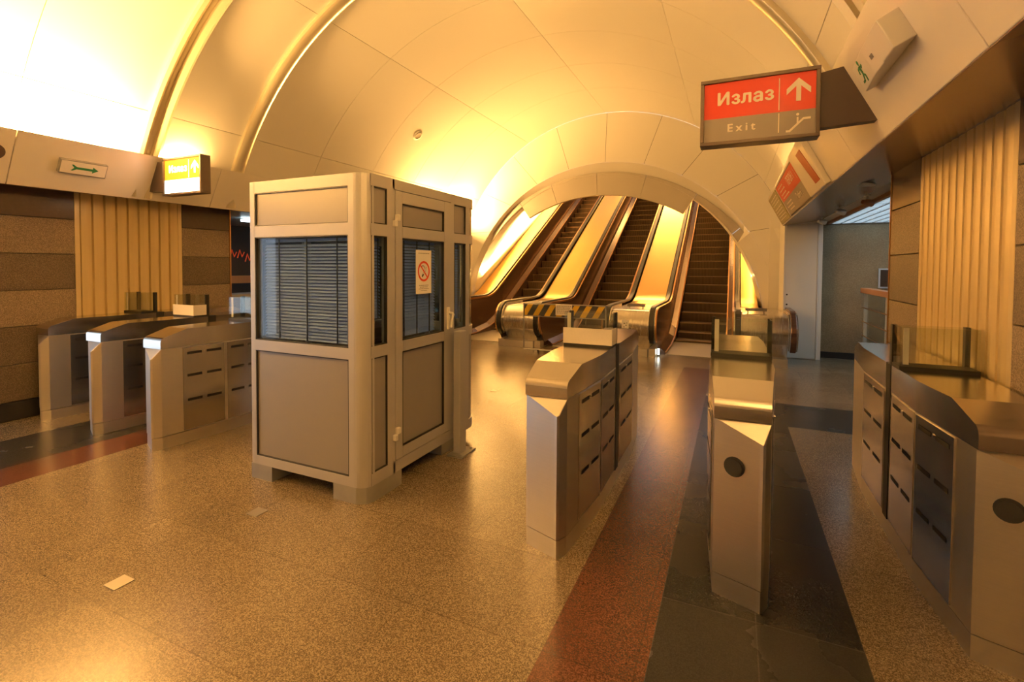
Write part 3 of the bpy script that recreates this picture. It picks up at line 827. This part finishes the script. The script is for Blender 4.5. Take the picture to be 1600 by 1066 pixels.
# step pitch
RUN, RISE = .367, .2
def step_z(i): return [.05, .17, .34][i] if i < 3 else .34+RISE*(i-2)
proto_step = None
ESC = [(DR[0][1], DR[1][0], 'left escalator with worn brown steps, the one nearest the left shaft wall'),
       (DR[1][1], DR[2][0], 'middle escalator closed off at its foot by the striped barrier board'),
       (DR[2][1], DR[3][0], 'right escalator with open foot and light at the comb plate')]
for e, (xl, xr, lab) in enumerate(ESC):
    xm = (xl+xr)/2
    t = empty('escalator', (xm, 10.0, 0), lab, 'escalator', 'three escalators in the shaft')
    sw = .98
    for s in (-1, 1):
        xh = xl if s < 0 else xr
        hr = band(MB(), rail_path(0), xh-.042, xh+.042, .04).build('handrail', 'rubber', None, bevel=.012)
        b_ = MB(); xi = xh-s*.055
        b_.prism(side_poly(.05), xi, xi-s*.02, 'x')
        bal = b_.build('balustrade', 'balustrade', t)
        # polished trim under the rail
        band(MB(), rail_path(.035), xi-s*.0, xi-s*.032, .045).build('rail_trim', 'copper_trim', bal)
        for o_ in (-.062, .046): band(MB(), [p for p in rail_path(.045) if p[0] < 9.7], xh+o_, xh+o_+.016, .07).build('belt_guide', 'steel_edge', t)
        MB().box(xh-.06, xh+.06, 8.66, 10.2, 0, .135).build('newel_base', 'steel', t)
        hr.parent = t; hr.data.transform(Matrix.Translation(-ROOT[t.name])); ROOT[hr.name] = ROOT[t.name]
        # skirt with a bright edge next to the steps
        xe = xm+s*sw/2; pts = [(9.05, .012), (9.9, .03), (10.5, .10), (10.9, .24), (11.4, .50), (20.5, .50+SL*9.1)]
        V = []
        xo = xi-s*.02
        for y, z in pts: V += [(xo, y, z+.10), (xe, y, z+.02), (xe, y, z-.3), (xo, y, z-.3)]
        F = []
        for i in range(len(pts)-1):
            for q in range(4): F.append((4*i+q, 4*i+(q+1) % 4, 4*i+4+(q+1) % 4, 4*i+4+q))
        F += [(0, 3, 2, 1), tuple(4*len(pts)-4+q for q in range(4))]
        sk = MB().add(V, F).build('skirt', 'balustrade', t)
        band(MB(), [(y, z+.022) for y, z in pts], xe-.012, xe+.012, .012).build('skirt_edge', 'copper_trim', sk)
    for i in range(26):
        y0 = 10.62+RUN*i; z = step_z(i); zp = step_z(i-1) if i else 0
        if proto_step is None:
            m_ = MB(); w = sw/2-.012
            # unit step about the nosing: curved riser, grooved tread, bright nosing
            V = []; prof = [(.035, -.23), (.022, -.15), (.008, -.07), (0, -.018), (0, 0), (RUN+.03, 0), (RUN+.03, -.23)]
            m_.prism([(p[0], p[1]) for p in prof], -w, w, 'x', 0)
            m_.box(-w, w, -.004, .018, -.012, .002, 1)
            proto_step = m_.build('step', ['step_metal', 'step_nose']); so = proto_step
        else:
            so = proto_step.copy(); COL.objects.link(so)
        so.parent = t; so.location = (0, y0-10.0, z); ROOT[so.name] = ROOT[t.name]
    m_ = MB(); m_.box(xm-sw/2, xm+sw/2, 9.0, 10.64, .001, .012); m_.build('comb_plate', 'floor_plate_steel', t)
# solid newel drums and decks between the handrails
DL = ['escalator deck by the left shaft wall, behind the booth', 'broad golden escalator deck with steel drum end, left of the striped barrier',
      'broad golden escalator deck whose steel drum carries a small white sticker', 'escalator deck with rounded steel drum end at the right shaft wall']
for d, (xa, xb) in enumerate(DR):
    t = empty('escalator_deck', ((xa+xb)/2, 9.5, 0), DL[d], 'escalator deck', 'decks between the escalators')
    P = rail_path(.06)
    yb, zb = P[-1]
    # split: drum (front) and sloping deck
    front = [p for p in P if p[0] <= 10.31]
    if d in (0, 3): front = [p for p in P if p[0] < 9.5]+[(9.585, ZT-.06)]; ye = 9.585
    else: ye = 10.3
    m_ = MB(); m_.prism(front+[(ye, .03), (front[0][0]+.12, .03), (front[0][0]+.12, .12)], xa+.066, xb-.066, 'x')
    if d == 0: m_.box(-6.02, xb-.066, 9.585, 10.3, .03, ZT-.06)
    if d == 3: m_.box(xa+.066, .77, 9.585, 10.3, .03, ZT-.06)
    m_.build('drum', 'steel_drum', t, smooth=True, autosmooth=30)
    if d in (0, 3):
        xh = xa if d == 0 else xb
        fl = [p for p in rail_path(0) if p[0] < 9.5]+[(9.585, ZT)]
        band(MB(), fl, xh-.042, xh+.042, .04).build('handrail', 'balustrade', t, bevel=.012)
        for o_ in (-.062, .046): band(MB(), [p for p in rail_path(.045) if p[0] < 9.5]+[(9.585, ZT-.045)], xh+o_, xh+o_+.016, .07).build('belt_guide', 'steel_edge', t)
    back = [p for p in P if p[0] >= 10.29]
    xa2, xb2 = xa, xb
    if d == 0: xa2 = -6.06
    if d == 3: xb2 = .51
    V = []
    for y, z in back: V += [(xa2+.066, y, z+.006), (xb2-.066, y, z+.006), (xb2-.066, y, z-.2), (xa2+.066, y, z-.2)]
    F = []
    for i in range(len(back)-1):
        for q in range(4): F.append((4*i+q, 4*i+(q+1) % 4, 4*i+4+(q+1) % 4, 4*i+4+q))
    F += [(0, 3, 2, 1), tuple(4*len(back)-4+q for q in range(4))]
    MB().add(V, F).build('deck_sheet', 'gold_deck', t, smooth=True)
    m_ = MB(); m_.box(xa+.068, xb-.068, 8.62, 9.585 if d in (0, 3) else 10.2, 0, .13); m_.build('plinth', 'steel', t)
    if d in (2, 3):
        m_ = MB(); xm = (xa+xb)/2+(.05 if d == 2 else -.12)
        m_.box(xm-.16, xm+.16, 9.0, 9.06, ZT-.02, ZT+.03)
        for k in (-.12, .12): m_.box(xm+k-.01, xm+k+.01, 9.02, 9.04, ZT-.06, ZT-.01)
        m_.build('stop_bar', 'steel_edge', t)
    if d == 2:
        st = empty('sticker', (-1.72, 8.54, .66), 'small white sticker with a pictogram on the steel drum right of the barrier', 'sticker')
        m_ = MB()
        V = []
        for k in range(6):
            a = R(180-k*6+8); r = RN-.056; V += [(-1.78, YN+r*math.cos(a), .52+r*math.sin(a)), (-1.66, YN+r*math.cos(a), .52+r*math.sin(a))]
        m_.add(V, [(2*k, 2*k+1, 2*k+3, 2*k+2) for k in range(5)]); m_.build('label_sheet', 'paper_white', st)
        m_ = MB()
        for (a0, x0, w, h) in ((184, -1.75, .018, 2.5), (178, -1.715, .02, 3), (171, -1.75, .03, 2.4), (170, -1.70, .012, 3)):
            r = RN-.0545; V = []
            for a in (a0, a0-h): V += [(x0, YN+r*math.cos(R(a)), .52+r*math.sin(R(a))), (x0+w, YN+r*math.cos(R(a)), .52+r*math.sin(R(a)))]
            m_.add(V, [(0, 1, 3, 2)])
        m_.build('pictogram', 'ink', st)
# comb light at the foot of the right escalator
tag(MB().box(-1.19, -1.16, 8.78, 8.82, .03, .13).build('comb_lamp', 'comb_light'), 'small bright lamp low on the newel at the right escalator', 'lamp')

# striped barrier across the middle escalator
t = empty('barrier', (-2.73, 8.2, 0), 'yellow and black striped board barrier on a pipe stand before the middle escalator', 'barrier')
MB().box(-3.47, -1.99, 8.185, 8.21, .675, .875).build('striped_board', 'hazard', t)
m_ = MB(); m_.tube([(-3.49, 8.2, .9), (-3.49, 8.2, .05), (-1.97, 8.2, .05), (-1.97, 8.2, .9)], .016, 10)
for z in (.66, .89): m_.tube([(-3.49, 8.2, z), (-1.97, 8.2, z)], .008, 8)
m_.build('pipe_frame', 'zinc', t)
for x in (-3.2, -2.25):
    m_ = MB(); m_.cyl((x-.012, 8.2, .024), (1, 0, 0), .024, .024, 16); m_.box(x-.015, x+.015, 8.17, 8.23, .03, .055); m_.build('caster', 'rubber', t)
nt_ = empty('notice_card', (-2.72, 8.18, .81), 'pale notice card fixed on the striped barrier board', 'sign')
MB().box(-2.87, -2.565, 8.176, 8.183, .70, .895).build('card', 'paper', nt_)
m_ = MB()
for z in (.855, .825, .795, .765, .735):
    x = -2.845
    while x < -2.6:
        w = random.uniform(.012, .035); m_.add([(x, 8.1752, z), (x+w, 8.1752, z), (x+w, 8.1752, z+.012), (x, 8.1752, z+.012)], [(0, 1, 2, 3)]); x += w+.01
m_.build('lettering', 'ink_grey', nt_)

# ------------------------------------------------------------ signs
def fasc(side, y, z, out=0.0):
    """point on the sloping face of a fascia, pushed out into the hall"""
    if side > 0:
        x = .52+(2.755-z)/.465*.24; n = Vector((-.465, 0, -.24)).normalized()
    else:
        x = -5.83-(2.755-z)/.465*.25; n = Vector((.465, 0, -.25)).normalized()
    return Vector((x, y, z))+n*out
def FB(side):
    n = (Vector((-.465, 0, -.24)) if side > 0 else Vector((.465, 0, -.25))).normalized()
    ux = Vector((0, -1, 0)) if side > 0 else Vector((0, 1, 0))       # reading direction
    uy = n.cross(ux)
    return ux, uy, n
def hanging_sign(side, lit, label):
    if side > 0: x0, x1, y = -.207, .439, 3.30
    else: x0, x1, y = -5.74, -5.09, 3.30
    z0, z1 = 2.315, 2.72; zm = z0+.165
    t = empty('exit_sign', ((x0+x1)/2, y+.05, z0), label, 'sign', 'hanging exit signs')
    m_ = MB(); f = .022
    m_.box(x0, x1, y, y+.11, z0, z0+f); m_.box(x0, x1, y, y+.11, z1-f, z1); m_.box(x0, x0+f, y, y+.11, z0+f, z1-f); m_.box(x1-f, x1, y, y+.11, z0+f, z1-f)
    m_.box(x0+f, x1-f, y+.09, y+.105, z0+f, z1-f)
    m_.build('case', 'sign_frame', t, bevel=.003)
    yf = y+.012
    MB().box(x0+f, x1-f, yf, yf+.01, zm, z1-f).build('upper_field', 'lit_red' if lit else 'sign_red', t, label='red field')
    MB().box(x0+f, x1-f, yf, yf+.01, z0+f, zm).build('lower_field', 'lit_white' if lit else 'sign_grey', t, label='pale grey field')
    W = 'lit_white' if lit else 'sign_white'
    w = x1-x0
    ux, uy = (1, 0, 0), (0, 0, 1)
    text_mb('Излаз', .105, (x0+w*.39, yf, zm+.112), ux, uy, .0015, .0035, 1.08).build('word_upper', W, t)
    text_mb('Exit', .068, (x0+w*.36, yf, z0+.098), ux, uy, .0015, .0018, 1.5).build('word_lower', W, t)
    m_ = MB(); xd = x0+w*.675
    m_.box(xd-.0025, xd+.0025, yf-.0015, yf, zm+.01, z1-f-.02); m_.box(xd-.0025, xd+.0025, yf-.0015, yf, z0+f+.02, zm-.008)
    m_.build('divider', W, t)
    xa, za = x0+w*.83, zm+.115
    m_ = MB()
    m_.prism([(xa+dx, za+dz) for dx, dz in ((0, .072), (.062, .012), (.062, -.022), (.0125, .026), (.0125, -.062), (-.0125, -.062), (-.0125, .026), (-.062, -.022), (-.062, .012))], yf-.0015, yf, 'y')
    m_.build('arrow', W, t)
    xa, za = x0+w*.83, z0+.09
    m_ = MB()
    m_.prism([(xa-.062, za-.05), (xa-.04, za-.05), (xa+.03, za+.018), (xa+.064, za+.018), (xa+.064, za+.03), (xa+.026, za+.03), (xa-.045, za-.038), (xa-.062, za-.038)], yf-.0015, yf, 'y')
    m_.box(xa-.007, xa+.002, yf-.0015, yf, za+.0, za+.035)
    m_.prism([(xa-.0025+.008*math.cos(k*.5236), za+.05+.008*math.sin(k*.5236)) for k in range(12)], yf-.0015, yf, 'y')
    m_.build('escalator_symbol', W, t)
    # arm to the fascia
    m_ = MB()
    if side > 0: P = [(x1, z0+.05), (x1, z1-.04), (fasc(1, 0, 2.70, -.003).x, 2.70), (fasc(1, 0, 2.38, -.003).x, 2.38)]
    else: P = [(x0, z0+.05), (x0, z1-.04), (fasc(-1, 0, 2.70, -.003).x, 2.70), (fasc(-1, 0, 2.38, -.003).x, 2.38)]
    m_.prism(P, y+.02, y+.09, 'y'); m_.build('arm', 'sign_arm', t)
hanging_sign(1, False, 'unlit red and grey hanging exit sign reading Излаз, on the right fascia')
hanging_sign(-1, True, 'brightly lit hanging exit sign on the left fascia above the booth side')

# emergency light on the right fascia
ux, uy, n = FB(1)
t = empty('emergency_light', tuple(fasc(1, 2.8, 2.55)), 'white boxed emergency light with green running man on the right fascia', 'lamp')
c0 = fasc(1, 2.775, 2.555)
m_ = MB(); m_.frame_prism(c0-uy*.07, ux, n, uy, [(-.31, -.002), (-.31, .05), (-.02, .075), (.14, .075), (.14, .085), (.30, .085), (.30, -.002)], .14)
m_.build('housing', 'white_plastic', t, bevel=.005)
m_ = MB(); m_.obox(c0+ux*.05+n*.075, ux, uy, n, .035, .02, .002); m_.build('test_button', 'ink_grey', t)
def man(mb, c, ux, uy, n, s):
    b = lambda p, a: mb.frame_prism(c, ux, uy, n, [(q[0]*s, q[1]*s) for q in p], .0015)
    mb.frame_prism(c, ux, uy, n, [(.12*s+.10*s*math.cos(k*.5236), .42*s+.10*s*math.sin(k*.5236)) for k in range(12)], .0015)
    b([(-.02, -.05), (.14, -.02), (.16, .28), (.02, .30), (-.06, .2)], 0)
    b([(.02, .30), (-.28, .26), (-.38, .05), (-.28, .03), (-.22, .17), (.0, .2)], 0)
    b([(.12, .28), (.3, .12), (.45, .2), (.42, .28), (.3, .22), (.16, .32)], 0)
    b([(-.02, -.05), (.1, -.04), (.3, -.15), (.24, -.42), (.14, -.42), (.18, -.2)], 0)
    b([(-.02, -.02), (.08, -.08), (-.16, -.33), (-.48, -.33), (-.48, -.24), (-.2, -.23)], 0)
sx = (ux*.29+n*.025).normalized(); sn = sx.cross(uy)
if sn.dot(n) < 0: sn = -sn
m_ = MB(); man(m_, c0-ux*.18+n*(.05+.13/.29*.025)+sn*.001, sx, uy, sn, .125); m_.build('running_man', 'green', t, label='green running man symbol')
# emergency light on the left fascia
ux, uy, n = FB(-1)
c0 = fasc(-1, 2.67, 2.525)
t = empty('emergency_light', tuple(c0), 'flat white emergency light with green arrow on the left fascia', 'lamp')
m_ = MB(); m_.obox(c0, ux, uy, n, .39, .145, .04); m_.build('housing', 'zinc', t, bevel=.004)
m_ = MB(); m_.obox(c0+n*.04, ux, uy, n, .37, .12, .004); m_.build('diffuser', 'paper', t)
m_ = MB(); q = c0+n*.0445+ux*.02
m_.frame_prism(q, ux, uy, n, [(-.08, -.012), (.05, -.012), (.05, -.032), (.10, 0), (.05, .032), (.05, .012), (-.08, .012), (-.11, .032), (-.125, .03), (-.10, 0), (-.125, -.03), (-.11, -.032)], .001)
m_.build('arrow', 'green', t, label='green arrow')
# round loudspeaker at the left edge of the fascia
c0 = fasc(-1, 2.03, 2.55)
m_ = MB(); m_.frame_prism(c0, ux, uy, n, [(.07*math.cos(k*.2618), .07*math.sin(k*.2618)) for k in range(24)], .012)
tag(m_.build('loudspeaker', 'sign_arm'), 'round dark loudspeaker on the left fascia at the picture edge', 'loudspeaker')

# platform sign and its neighbours on the right fascia
ux, uy, n = FB(1)
def fpanel(y0, y1, z0, z1, out, mats, name, parent, mat):
    P = [fasc(1, y0, z0), fasc(1, y1, z0), fasc(1, y1, z1), fasc(1, y0, z1)]
    m_ = MB(); m_.add([p for p in P]+[p+n*out for p in P], [(0,1,2,3),(7,6,5,4),(0,4,5,1),(1,5,6,2),(2,6,7,3),(3,7,4,0)])
    return m_.build(name, mat, parent)
t = empty('platform_sign', tuple(fasc(1, 6.95, 2.5)), 'red and grey platform sign set in the right fascia beyond the hanging sign', 'sign')
fpanel(5.92, 8.02, 2.305, 2.715, .012, None, 'case', t, 'sign_frame')
fpanel(5.96, 7.98, 2.50, 2.70, .016, None, 'red_field', t, 'sign_red')
fpanel(5.96, 7.98, 2.32, 2.50, .016, None, 'grey_field', t, 'sign_grey')
text_mb('ПЕРОН 1', .14, fasc(1, 6.55, 2.61, .017), ux, uy, .0012, .001).build('word_upper', 'sign_white', t)
text_mb('Platform 1', .12, fasc(1, 6.5, 2.42, .017), ux, uy, .0012).build('word_lower', 'sign_white', t)
m_ = MB()
for (yc, z, w) in ((7.55, 2.66, .5), (7.5, 2.615, .55), (7.55, 2.57, .45), (7.45, 2.53, .6), (7.5, 2.45, .5), (7.55, 2.41, .55), (7.5, 2.37, .4)):
    y = yc+w/2
    while y > yc-w/2:
        ww = random.uniform(.04, .12); c = fasc(1, y-ww/2, z, .017); m_.obox(c, ux, uy, n, ww, .016, .001); y -= ww+.03
m_.build('stop_list', 'sign_white', t)
m_ = MB(); m_.obox(fasc(1, 6.12, 2.60, .017), ux, uy, n, .012, .13, .001); m_.build('divider', 'sign_white', t)
t = empty('route_board', tuple(fasc(1, 8.8, 2.5)), 'pale olive information board at the far end of the right fascia', 'sign')
fpanel(8.2, 9.5, 2.305, 2.715, .012, None, 'board', t, 'olive')
m_ = MB()
for z in (2.66, 2.62, 2.58, 2.52, 2.48, 2.44, 2.40, 2.36):
    y = 9.3
    while y > 8.4:
        ww = random.uniform(.05, .16); m_.obox(fasc(1, y-ww/2, z, .0125), ux, uy, n, ww, .013, .001); y -= ww+.05
m_.build('lettering', 'paper', t)
t = empty('display_board', tuple(fasc(1, 5.3, 2.5)), 'cream display box with dark red strip screen on the right fascia', 'display')
m_ = MB(); P = [fasc(1, 4.95, 2.30), fasc(1, 5.84, 2.30), fasc(1, 5.84, 2.73), fasc(1, 4.95, 2.73)]
m_.add(P+[p+n*.05 for p in P], [(0,1,2,3),(7,6,5,4),(0,4,5,1),(1,5,6,2),(2,6,7,3),(3,7,4,0)]); m_.build('housing', 'fascia', t, bevel=.012, seg=3)
P = [fasc(1, 5.03, 2.36), fasc(1, 5.28, 2.36), fasc(1, 5.42, 2.66), fasc(1, 5.15, 2.66)]
m_ = MB(); m_.add([p+n*.05 for p in P]+[p+n*.053 for p in P], [(0,1,2,3),(7,6,5,4),(0,4,5,1),(1,5,6,2),(2,6,7,3),(3,7,4,0)]); m_.build('screen', 'led_red', t)

# recessed round downlight in the vault
a = R(134.2); c = Vector((XC+RV*math.cos(a), 7.25, ZC+RV*math.sin(a))); nn = Vector((-math.cos(a), 0, -math.sin(a))); u1 = Vector((0, 1, 0)); u2 = nn.cross(u1)
t = empty('downlight', tuple(c), 'small round recessed downlight in the vault above the booth', 'ceiling light')
m_ = MB()
for (r0, r1, o0, o1) in ((.055, .085, .015, .004),):
    V = []; F = []; N_ = 28
    for k in range(N_):
        d = u1*math.cos(2*math.pi*k/N_)+u2*math.sin(2*math.pi*k/N_)
        V += [c+d*.062-nn*.004, c+d*.064+nn*.02, c+d*.09+nn*.014, c+d*.10-nn*.004]
    for k in range(N_):
        for q in range(3): F.append((4*k+q, 4*k+q+1, (4*k+4) % (4*N_)+q+1, (4*k+4) % (4*N_)+q))
    m_.add(V, F)
m_.build('ring', 'white_plastic', t, smooth=True)
m_ = MB(); m_.frame_prism(c+nn*.010, u1, u2, nn, [(.063*math.cos(k*.2244), .063*math.sin(k*.2244)) for k in range(28)], .003); m_.build('lens', 'lens_grey', t)

# ------------------------------------------------------------ corridor fittings
t = empty('ceiling_light', (2.9, 8.1, 2.36), 'large egg-crate ceiling light over the right-hand corridor', 'ceiling light')
MB().box(1.55, 4.4, 6.0, 9.85, 2.352, 2.358).build('diffuser', 'cool_panel', t)
m_ = MB()
for k in range(20):
    x = 1.5+k*.15; m_.box(x-.012, x+.012, 5.95, 9.9, 2.322, 2.354)
for k in range(27):
    y = 5.95+k*.152; m_.box(1.5, 4.42, y-.012, y+.012, 2.322, 2.354)
m_.build('grid', 'rod', t)
m_ = MB(); m_.box(1.46, 1.5, 5.9, 9.9, 2.315, 2.36); m_.build('edge_trim', 'wood', t)
for k, (x, y) in enumerate(((1.33, 6.53), (1.235, 7.47), (1.24, 8.94))):
    t = empty('spotlight', (x, y, 2.36), ['small ceiling spotlight nearest the shutter pier, orange lens', 'small ceiling spotlight second along the corridor ceiling', 'small ceiling spotlight just in front of the white door'][k], 'spotlight', 'spotlights under the corridor ceiling')
    m_ = MB(); m_.cyl((x, y, 2.36), (0, 0, -1), .012, .06, 10); m_.cyl((x, y, 2.362), (0, 0, -1), .035, .012, 16); m_.build('stem', 'rod', t)
    m_ = MB(); m_.tube([(x-.05, y-.03, 2.29), (x, y, 2.285), (x+.05, y+.03, 2.275)], [.022, .036, .04], 14); m_.build('lamp_head', 'wood' if k == 0 else 'rod', t)
m_ = MB(); m_.cyl((1.04, 5.36, 2.333), (-.17, 0, -1), .115, .012, 36)
tag(m_.build('ceiling_disc', 'soffit'), 'round flush disc in the soffit near the right pier', 'ceiling vent')
t = empty('glass_railing', (1.9, 7.6, 0), 'glass railing with wooden top rail in the right-hand corridor', 'railing')
MB().box(1.84, 1.96, 5.6, 9.32, 1.17, 1.25).build('top_rail', 'wood', t, bevel=.006)
for y in (9.25, 8.05, 6.85, 5.7): MB().box(1.88, 1.92, y-.03, y+.03, 0, 1.17).build('rail_post', 'rod', t)
for z in (.25, .5, .72, .94): MB().tube([(1.87, 5.6, z), (1.87, 9.3, z)], .009, 8).build('rail_rod', 'copper_trim', t)
MB().box(1.90, 1.91, 5.65, 9.25, .08, 1.16).build('rail_glass', 'clear_glass', t)
t = empty('wall_poster', (2.34, 9.92, 1.4), 'small framed notice on the stone wall beyond the railing', 'notice')
m_ = MB(); m_.box(2.2, 2.55, 9.90, 9.93, 1.23, 1.56); m_.build('poster_frame', 'rod', t)
MB().box(2.225, 2.525, 9.896, 9.90, 1.255, 1.535).build('poster_sheet', 'wall_polish', t)

# shop front behind the left pier
sf = empty('shop_counter', (-7.9, 7.0, 0), 'dim shop counter glimpsed between the left pier and the booth', 'shop counter')
MB().box(-8.1, -7.7, 5.0, 10, .0, 1.0).build('counter_front', 'booth_panel', sf)
MB().box(-8.15, -7.65, 4.95, 10, 1.0, 1.06).build('counter_top', 'alu', sf)
MB().box(-8.6, -8.5, 4.9, 10, 1.22, 1.36).build('shelf', 'wood', sf)
for k, y in enumerate((5.6, 7.4)):
    tag(MB().box(-7.6, -7.5, y, y+1.1, 2.30, 2.34).build('tube_lamp', 'tube_white'), ['cool white tube lamp nearer the pier in the left shop ceiling', 'cool white tube lamp farther back in the left shop ceiling'][k], 'lamp', 'tube lamps in the shop')
m_ = MB()
rs = random.Random(3)
for k in range(9):
    y = 6.0+k*.17; z = 1.68+rs.uniform(-.05, .08)
    m_.tube([(-9.17, y, z), (-9.17, y+.05, z+.16), (-9.17, y+.1, z+.02), (-9.17, y+.15, z+.12)], .012, 6)
tag(m_.build('neon_squiggle', 'neon_red'), 'red squiggle of glowing tube on the dark shop back wall', 'neon sign')
